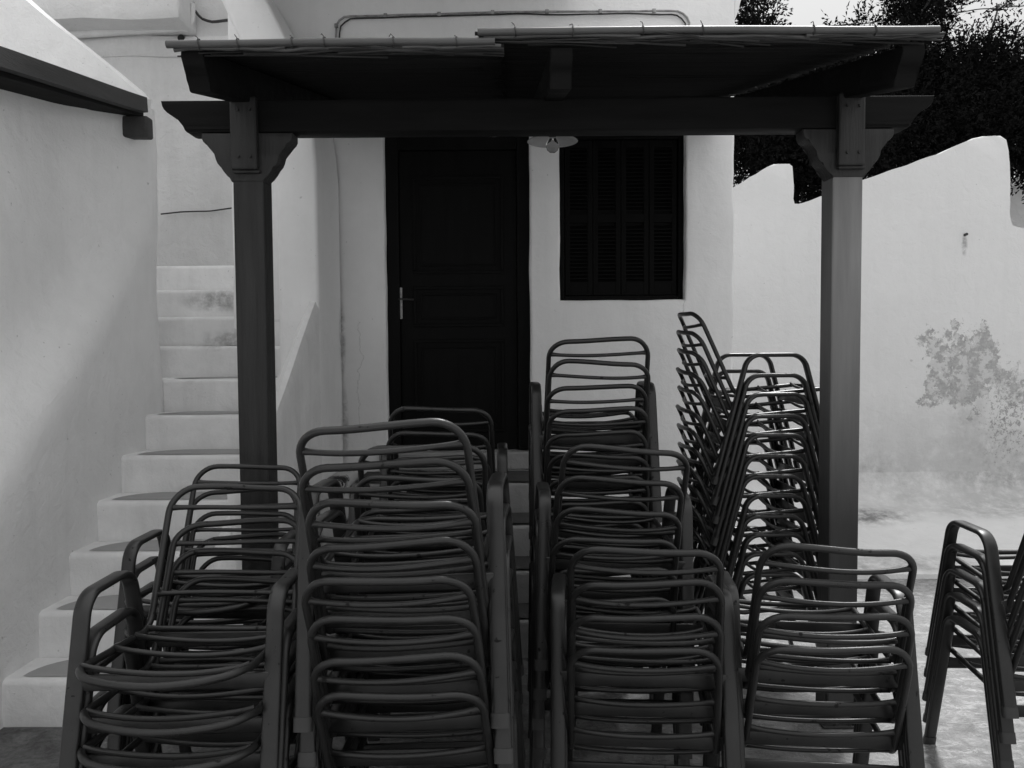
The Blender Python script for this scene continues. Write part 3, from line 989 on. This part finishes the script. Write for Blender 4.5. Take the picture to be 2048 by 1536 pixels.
# reed mats lying on the rafters
def reed_mat(x0, x1, lift, label, seed, polex0, polex1, sag=0.0):
    rnd = random.Random(seed)
    t = thing('reed_mat', label, 'reed mat', ((x0 + x1) / 2, 2.75, rz(2.75) + .14 + lift), 'reed mats on the pergola')
    bm = bmesh.new()
    ztop = lambda Y: rz(Y) + .139 + lift
    Y = 2.735
    def reed(Y, z, xa, xb, r_):
        n_ = 7
        pts = []
        ph = rnd.random() * 9
        for i in range(n_ + 1):
            x = xa + (xb - xa) * i / n_
            pts.append(Vector((x, Y + noise.noise(Vector((x * 1.1, ph, 0))) * .012, z + noise.noise(Vector((x * .9, 5, ph))) * .006 + sag * math.sin(PI * i / n_))))
        sweep(bm, pts, r_, n=5, caps=True)
    while Y < FY + .03:
        r_ = rnd.uniform(.0042, .0075)
        j0, j1 = rnd.uniform(-.03, .03), rnd.uniform(-.04, .04)
        reed(Y, ztop(Y) + r_, x0 + j0, x1 + j1, r_)
        Y += r_ * rnd.uniform(1.55, 2.0)
    Y = 2.75
    while Y < FY + .03:
        r_ = rnd.uniform(.005, .009)
        reed(Y, ztop(Y) + .018, x0 + rnd.uniform(-.05, .06), x1 + rnd.uniform(-.06, .05), r_)
        Y += r_ * rnd.uniform(1.7, 2.1)
    at_root(obj('reeds', bm, 'reed', smooth=True), t)
    bm = bmesh.new()
    pts = []
    for i in range(25):
        x = polex0 + (polex1 - polex0) * i / 24
        pts.append(Vector((x, 2.712 + noise.noise(Vector((x, seed, 0))) * .006, ztop(2.712) + .012 + noise.noise(Vector((x * 1.3, 2, seed))) * .010 + sag * math.sin(PI * i / 24))))
    sweep(bm, pts, .0125, n=10, scale=lambda t_: (1 + .10 * max(0, 1 - abs(((t_ * 6.3) % 1) - .5) * 22),) * 2)
    L_ = polex1 - polex0
    for fa, fb, dy, dz in ((.0, .34, .010, -.012), (.28, .78, .016, -.015), (.70, 1.0, .008, -.013)):
        q_ = [Vector((polex0 + .02 + L_ * (fa + (fb - fa) * i / 8), 2.712 + dy + rnd.uniform(-.003, .003), pts[0].z + dz + (pts[min(24, int(24 * (fa + (fb - fa) * i / 8)))].z - pts[0].z) + rnd.uniform(-.004, .004))) for i in range(9)]
        sweep(bm, q_, .0075, n=8)
    at_root(obj('bamboo_pole', bm, 'bamboo', smooth=True, auto=60), t)
    bm = bmesh.new()
    for k in range(46):
        xa = rnd.uniform(x0 - .02, x1 - .3)
        ln = rnd.uniform(.25, .9)
        xb = min(xa + ln, x1 + .05)
        Y0 = 2.715 + rnd.uniform(0, .08)
        za = ztop(Y0) + rnd.uniform(-.022, .002)
        sweep(bm, [Vector((xa, Y0, za)), Vector(((xa + xb) / 2, Y0 + rnd.uniform(-.008, .008), za + rnd.uniform(-.004, .010))), Vector((xb, Y0 + rnd.uniform(-.012, .012), za + rnd.uniform(-.014, .012)))], rnd.uniform(.0025, .0045), n=5)
    at_root(obj('loose_reeds', bm, 'reed_front', smooth=True), t)
    for i in (2, 5, 9, 12, 17, 21):
        bm = bmesh.new()
        p = pts[i] + Vector((rnd.uniform(-.03, .03), 0, 0))
        ring = [p + Vector((.002 * math.sin(a * 2), .016 * math.cos(a), .016 * math.sin(a))) for a in [2 * PI * k / 12 for k in range(12)]]
        sweep(bm, ring, .0022, n=5, closed=True, up=Vector((1, 0, 0)))
        for sg in (rnd.choice((-1, 1)),):
            sweep(bm, [p + Vector((0, -.006, .014)), p + Vector((sg * rnd.uniform(.003, .008), -.012, rnd.uniform(.015, .024))), p + Vector((sg * rnd.uniform(.006, .014), -.012, rnd.uniform(.010, .026)))], .0016, n=4)
        at_root(obj('wire_tie', bm, 'wire'), t)
    return t
m0 = P(335, 95, 2.72).x; m1 = P(990, 95, 2.72).x
m2 = P(955, 78, 2.70).x; m3 = P(1875, 78, 2.72).x
reed_mat(m0 + .03, m1 - .02, 0.0, 'lower reed mat on the pergola, ending over its carved post by the stairs', 3, m0, m1)
reed_mat(m2 + .03, m3 - .03, 0.030, 'upper reed mat overlapping the other, lying over the pergola toward the tree', 5, m2, m3, .004)

# hanging lamp
LY = 4.25
lp = P(1105, 282, LY)
lamp = thing('hanging_lamp', 'white enamel dish lamp with clear bulb hanging beside the window', 'lamp', tuple(lp))
def lathe(bm, prof, c, n=32):
    rings = [[bm.verts.new((c.x + r_ * math.cos(2 * PI * k / n), c.y + r_ * math.sin(2 * PI * k / n), c.z + z)) for k in range(n)] if r_ > 1e-5 else [bm.verts.new((c.x, c.y, c.z + z))] for r_, z in prof]
    for a, b in zip(rings, rings[1:]):
        if len(a) == 1 and len(b) == 1: continue
        for k in range(n):
            k2 = (k + 1) % n
            if len(a) == 1: bm.faces.new((a[0], b[k], b[k2]))
            elif len(b) == 1: bm.faces.new((a[k], a[k2], b[0]))
            else: bm.faces.new((a[k], a[k2], b[k2], b[k]))
bm = bmesh.new()
lathe(bm, [(.020, .060), (.024, .050), (.05, .036), (.09, .022), (.122, .006), (.131, .000), (.133, -.003), (.130, -.004), (.120, .002), (.088, .017), (.05, .030), (.022, .043)], lp, 40)
at_root(obj('shade', bm, 'enamel', smooth=True), lamp)
bm = bmesh.new()
lathe(bm, [(0, -.062), (.014, -.060), (.028, -.048), (.035, -.030), (.033, -.012), (.022, .008), (.014, .020), (.014, .03)], lp + Vector((0, 0, 0)), 24)
at_root(obj('bulb', bm, 'glass', smooth=True), lamp)
bm = bmesh.new()
lathe(bm, [(0, .085), (.012, .085), (.019, .078), (.019, .022), (.014, .018), (0, .018)], lp, 20)
at_root(obj('socket', bm, 'wire', smooth=True, auto=40), lamp)
bm = bmesh.new()
sweep(bm, resample([lp + Vector((0, 0, .08)), Vector((lp.x, lp.y, rz(LY) + .14))], .05), .004, n=6)
at_root(obj('cord', bm, 'wire', smooth=True), lamp)

# ------------------------------------------------------------------ chairs
AX = .250                                            # arm loop centre line
ARM_Z = .585
STEP = .092
def chair_meshes(var):
    rnd = random.Random(40 + var)
    bow = .030 + .012 * rnd.uniform(-1, 1)
    wav = .007 * rnd.uniform(-1, 1)
    me = {}
    def keep(name, bm, mats):
        bmesh.ops.recalc_face_normals(bm, faces=bm.faces)
        m_ = bpy.data.meshes.new(name)
        bm.to_mesh(m_); bm.free()
        m_.materials.append(M[mats])
        for p in m_.polygons: p.use_smooth = True
        m_.set_sharp_from_angle(angle=R(50))
        me[name] = m_
    # arm loops: front leg, armrest and rear leg in one bent flat tube
    for s in (-1, 1):
        bm = bmesh.new()
        pts = fillet([Vector((s * AX, -.270, .012)), Vector((s * AX, -.122, ARM_Z - .01)), Vector((s * AX, .122, ARM_Z - .01)), Vector((s * AX, .270, .012))], .070, n=9)
        pts = resample(pts, .06)
        N = len(pts)
        sweep(bm, pts, .010, .0225, n=16, up=Vector((1, 0, 0)), power=3.0)
        keep('armrest_l' if s < 0 else 'armrest_r', bm, 'chair_paint')
    for i, (sx, sy) in enumerate(((-1, -1), (-1, 1), (1, -1), (1, 1))):
        bm = bmesh.new()
        c = Vector((sx * AX, sy * .2725, .0))
        d = Vector((0, -sy * .148, .573)).normalized()
        sweep(bm, [c, c + d * .035], .0122, .0245, n=16, up=Vector((1, 0, 0)), power=3.0)
        keep('foot%d' % i, bm, 'foot_cap')
    # one closed tube: seat rim and back hoop
    hw, hb = .2135, .2035
    fr = [(-hw, .268, .425), (-hw, -.165, .385), (-hb, -.335, .770), (hb, -.335, .770), (hw, -.165, .385), (hw, .268, .425)]
    pts = fillet([Vector(p) for p in fr], [.06, .07, .078, .078, .07, .06], closed=True, n=8)
    pts = resample(pts, .035, True)
    def bend(p):
        p = p.copy()
        k = max(0.0, 1 - (p.x / .205) ** 2)
        if p.z > .70:
            f = min(1, (p.z - .70) / .06)
            p.y -= bow * k * f
            p.z += wav * math.sin(p.x * 12) * f
        if p.y > .20:
            f = min(1, (p.y - .20) / .06)
            p.y += .035 * k * f; p.z -= .018 * k * f
        return p
    pts = [bend(p) for p in pts]
    bm = bmesh.new()
    sweep(bm, pts, .0100, n=12, closed=True)
    keep('tube_frame', bm, 'chair_paint')
    def slat(bm, x, y, z, dy, dz, r_=.0075):
        pts = []
        n_ = 18
        for i in range(n_ + 1):
            u = -1 + 2 * i / n_
            k = 1 - u * u
            pts.append(Vector((x * u, y + dy * k, z + dz * k + wav * .5 * math.sin(u * 2.2))))
        fl = lambda t: (1 + .45 * max(0, 1 - min(t, 1 - t) / .07), 1 - .35 * max(0, 1 - min(t, 1 - t) / .07))
        sweep(bm, pts, r_, n=10, scale=lambda t: (fl(t)[1], fl(t)[0]))
    lean = lambda z: -.165 - (z - .385) * (.170 / .385)
    for i, a in enumerate(((.200, lean(.716), .716, -bow - .004, -.008), (.207, lean(.475), .475, -.026, -.004))):
        bm = bmesh.new()
        slat(bm, *a)
        keep('back_slat%d' % i, bm, 'chair_paint')
    for i, (y, dz) in enumerate(((-.142, -.006), (-.062, -.016), (.058, -.022), (.222, -.020))):
        bm = bmesh.new()
        slat(bm, .209, y, .387 + (y + .165) * .0924 + .003, 0.004 if y > -.1 else -.01, dz)
        keep('seat_slat%d' % i, bm, 'chair_paint')
    for nm, y, z in (('rear', -.184, .345), ('front', .178, .368)):
        bm = bmesh.new()
        add_box(bm, (-AX + .006, y - .006, z - .0215), (AX - .006, y + .006, z + .0215), .004, 2)
        keep('crossbar_' + nm, bm, 'chair_paint')
    return me
VARS = [chair_meshes(v) for v in range(4)]

def make_chair(var):
    me = VARS[var]
    t = bpy.data.objects.new('armchair', None)
    t.empty_display_size = .2
    C.objects.link(t)
    def part(name, mesh, parent):
        o = bpy.data.objects.new(name, mesh)
        C.objects.link(o)
        o.parent = parent
        return o
    part('tube_frame', me['tube_frame'], t)
    for i in range(2): part('back_slat', me['back_slat%d' % i], t)
    for i in range(4): part('seat_slat', me['seat_slat%d' % i], t)
    for k, nm in enumerate(('armrest_l', 'armrest_r')):
        a = part('armrest', me[nm], t)
        for i in (0, 1):
            part('foot_cap', me['foot%d' % (2 * k + i)], a)
    part('crossbar', me['crossbar_rear'], t)
    part('crossbar', me['crossbar_front'], t)
    return t
PROTO = [make_chair(v) for v in range(4)]
used = set()
def copy_tree(o, parent=None):
    c = o.copy()
    C.objects.link(c)
    if parent: c.parent = parent
    for ch in list(o.children):
        copy_tree(ch, c)
    return c
ORD = ['topmost', 'second', 'third', 'fourth', 'fifth', 'sixth', 'seventh', 'eighth', 'ninth', 'tenth', 'eleventh', 'twelfth']
def stack(n, x, y, yaw, where, step=STEP, tilt=0.0, pitch=0.0, seed=0, jit=1.0, tops=()):
    """n armchairs one on another; tops: extra (dx, dy, dz, dyaw, droll) for chairs counted from the top"""
    rnd = random.Random(seed)
    base = Matrix.Translation((x, y, 0)) @ Matrix.Rotation(R(yaw), 4, 'Z') @ Matrix.Rotation(R(tilt), 4, 'Y') @ Matrix.Rotation(R(pitch), 4, 'X')
    for k in range(n):
        v = rnd.randrange(4)
        if v in used:
            c = copy_tree(PROTO[v])
        else:
            c = PROTO[v]; used.add(v)
        m = base @ Matrix.Translation((rnd.uniform(-.005, .005) * jit, rnd.uniform(-.006, .006) * jit, k * step + (rnd.uniform(-.004, .004) * jit if k else 0))) \
            @ Matrix.Rotation(R(rnd.uniform(-.9, .9) * jit), 4, 'Z') @ Matrix.Rotation(R(rnd.uniform(-.6, .6) * jit if k else 0), 4, 'Y')
        ft = n - 1 - k
        if ft < len(tops):
            dx, dy, dz, dyaw, droll = tops[ft]
            m = m @ Matrix.Translation((dx, dy, dz)) @ Matrix.Rotation(R(dyaw), 4, 'Z') @ Matrix.Rotation(R(droll), 4, 'Y')
        c.matrix_basis = m
        if ft == 0:
            lab = 'topmost grey metal armchair of ' + where
        elif k == 0:
            lab = 'bottom grey metal armchair of ' + where
        else:
            lab = ORD[ft] + ' armchair from the top in ' + where
        tag(c, lab, 'chair', 'stacked grey metal armchairs')

stack(5, -.86, 2.17, 180, 'the front stack beside the stairs, seats facing out', seed=1, tops=((0, .0, .02, 0, 0),))
stack(5, -1.035, 2.78, 180, 'the stack by the pergola post and stairs', seed=2, jit=.7)
stack(8, -.238, 2.235, -3, 'the big close stack left of the gap, back turned', tilt=-2.4, seed=3)
stack(6, -.315, 2.94, 2, 'the stack hidden just behind the big close one', step=.101, seed=4)
stack(7, -.298, 3.54, 0, 'the stack nearest the door', step=.098, seed=5)
stack(6, .325, 2.94, 0, 'the middle stack in front of the tall window stack', step=.099, tilt=.8, seed=6, tops=((.01, 0, 0, 0, 1.2), (.006, 0, 0, 0, 1.0)))
stack(10, .355, 3.62, 0, 'the tall stack between door and window', step=.0955, seed=7)
stack(12, 1.17, 3.80, -90, 'the tallest stack behind the pergola post, seen side on', step=.0895, seed=8)
stack(4, .405, 2.50, -6, 'the low front stack under the window', seed=9, tilt=-.6)
stack(4, .925, 2.50, -6, 'the low front stack before the pergola post', seed=10)
stack(5, 1.90, 2.86, -3, 'the stack cut by the picture edge on bare ground', seed=11)

# ------------------------------------------------------------------ trees and the wire
def tree(label, base, clumps, nleaf, seed, leaf=(.046, .0095), big=0):
    rnd = random.Random(seed)
    t = thing('tree', label, 'tree', base)
    b = Vector(base)
    bm = bmesh.new()
    top = Vector((sum(c[0] for c in clumps) / len(clumps), sum(c[1] for c in clumps) / len(clumps), sum(c[2] for c in clumps) / len(clumps)))
    mid = b.lerp(top, .5) + Vector((.1, .1, 0))
    sweep(bm, resample([b, mid, top], .3), .15, n=9, scale=lambda u: (1.1 - .6 * u,) * 2)
    for c in clumps:
        cc = Vector(c[:3])
        s0 = b.lerp(top, rnd.uniform(.45, .8))
        m_ = s0.lerp(cc, .55) + Vector((rnd.uniform(-.2, .2), rnd.uniform(-.2, .2), rnd.uniform(0, .3)))
        sweep(bm, resample([s0, m_, cc], .2), .05, n=6, scale=lambda u: (1.0 - .8 * u,) * 2)
        for k in range(7):
            d = Vector((rnd.gauss(0, 1), rnd.gauss(0, 1), rnd.gauss(.3, 1))).normalized()
            e = cc + Vector((d.x * c[3], d.y * c[4], d.z * c[5])) * rnd.uniform(.8, 1.08)
            sweep(bm, [cc, cc.lerp(e, .5) + Vector((0, 0, .04)), e], .014, n=4, scale=lambda u: (1 - .75 * u,) * 2)
    at_root(obj('trunk', bm, 'bark', smooth=True), t)
    verts, faces = [], []
    vol = [c[3] * c[4] * c[5] * (c[6] if len(c) > 6 else 1) for c in clumps]
    tot = sum(v ** .75 for v in vol)
    def add_leaf(p, d, ln, wd):
        sd = d.cross(Vector((rnd.gauss(0, 1), rnd.gauss(0, 1), rnd.gauss(0, 1))))
        if sd.length < 1e-4: return
        sd.normalize()
        i = len(verts)
        verts.extend([p, p + d * ln * .5 + sd * wd, p + d * ln, p + d * ln * .5 - sd * wd])
        faces.append((i, i + 1, i + 2, i + 3))
    for c, v in zip(clumps, vol):
        cc = Vector(c[:3])
        n_sp = int(nleaf * (v ** .75) / tot / 9)
        for k in range(n_sp):
            d = Vector((rnd.gauss(0, 1), rnd.gauss(0, 1), rnd.gauss(0, 1))).normalized()
            rr = rnd.random() ** .45
            if rnd.random() < .10: rr *= rnd.uniform(1.0, 1.22)
            p = cc + Vector((d.x * c[3], d.y * c[4], d.z * c[5])) * rr
            out = (d + Vector((rnd.gauss(0, .6), rnd.gauss(0, .6), rnd.gauss(.25, .6)))).normalized()
            ln = rnd.uniform(.10, .24)
            for j in range(9):
                q_ = p + out * (ln * j / 9)
                dd = (out * .7 + Vector((rnd.gauss(0, .6), rnd.gauss(0, .6), rnd.gauss(0, .6)))).normalized()
                add_leaf(q_, dd, rnd.uniform(.7, 1.3) * leaf[0], leaf[1] * rnd.uniform(.7, 1.3))
        for k in range(int(big * v / sum(vol))):
            d = Vector((rnd.gauss(0, 1), rnd.gauss(0, 1), rnd.gauss(0, 1))).normalized()
            p = cc + Vector((d.x * c[3], d.y * c[4], d.z * c[5])) * rnd.uniform(.7, 1.1)
            add_leaf(p, Vector((rnd.gauss(0, 1), rnd.gauss(0, 1), rnd.gauss(-.4, 1))).normalized(), rnd.uniform(.09, .14), rnd.uniform(.03, .05))
    me = bpy.data.meshes.new('crown')
    me.from_pydata([tuple(v) for v in verts], [], faces)
    me.materials.append(M['leaf'])
    o = bpy.data.objects.new('crown', me)
    C.objects.link(o)
    at_root(o, t)
    return t
def cl(px, py, Y, rx, rz_, ry=.8, dens=1):
    p = P(px, py, Y)
    return (p.x, p.y, p.z, rx, ry, rz_, dens)
tree('dense dark tree rising over the garden wall at the picture edge', (5.6, 9.6, 0),
     [cl(1826, 66, 9.4, .32, .42, .5, .75), cl(1775, 150, 9.4, .45, .42), cl(1890, 175, 9.4, .55, .40), cl(1990, 185, 9.2, .55, .46), cl(2065, 180, 9.4, .45, .40), cl(1850, 240, 9.2, .8, .6), cl(1740, 270, 9.0, .75, .65),
      cl(1960, 265, 9.0, .8, .5), cl(2120, 250, 9.2, .9, .7), cl(2045, 290, 9.0, .30, .30, .5), cl(1870, 10, 9.6, .28, .32, .4, .6), cl(1832, -40, 9.6, .30, .5, .5),
      cl(1710, 62, 9.2, .26, .16, .3, .22), cl(1655, 95, 9.2, .30, .13, .3, .25), cl(1950, 100, 9.2, .30, .20, .4, .35), cl(2030, 75, 9.2, .24, .16, .4, .3), cl(1995, 20, 9.4, .22, .10, .3, .10)], 170000, 5, big=150)
tree('smaller dark tree between the house corner and the big tree', (3.3, 9.0, 0),
     [cl(1512, 48, 8.8, .20, .26, .4, .7), cl(1500, 130, 8.8, .42, .36, .6), cl(1560, 215, 8.6, .75, .6, .8), cl(1640, 290, 8.6, .7, .55, .8), cl(1480, 280, 8.6, .6, .55, .8), cl(1630, 190, 8.8, .6, .42, .7), cl(1562, 95, 8.8, .16, .13, .3, .4), cl(1490, -10, 8.8, .16, .22, .3, .6), cl(1610, 370, 8.6, .5, .4, .6)],
     95000, 9, big=50)
pw = [P(1400, 82, 12), P(1590, 60, 12), P(1800, 38, 12), P(2048, 10, 12), P(2400, -40, 12)]
cable('overhead_wire', pw, .008, 'wire', 'thin overhead wire crossing the sky behind the trees', 'wire', wig=.02)
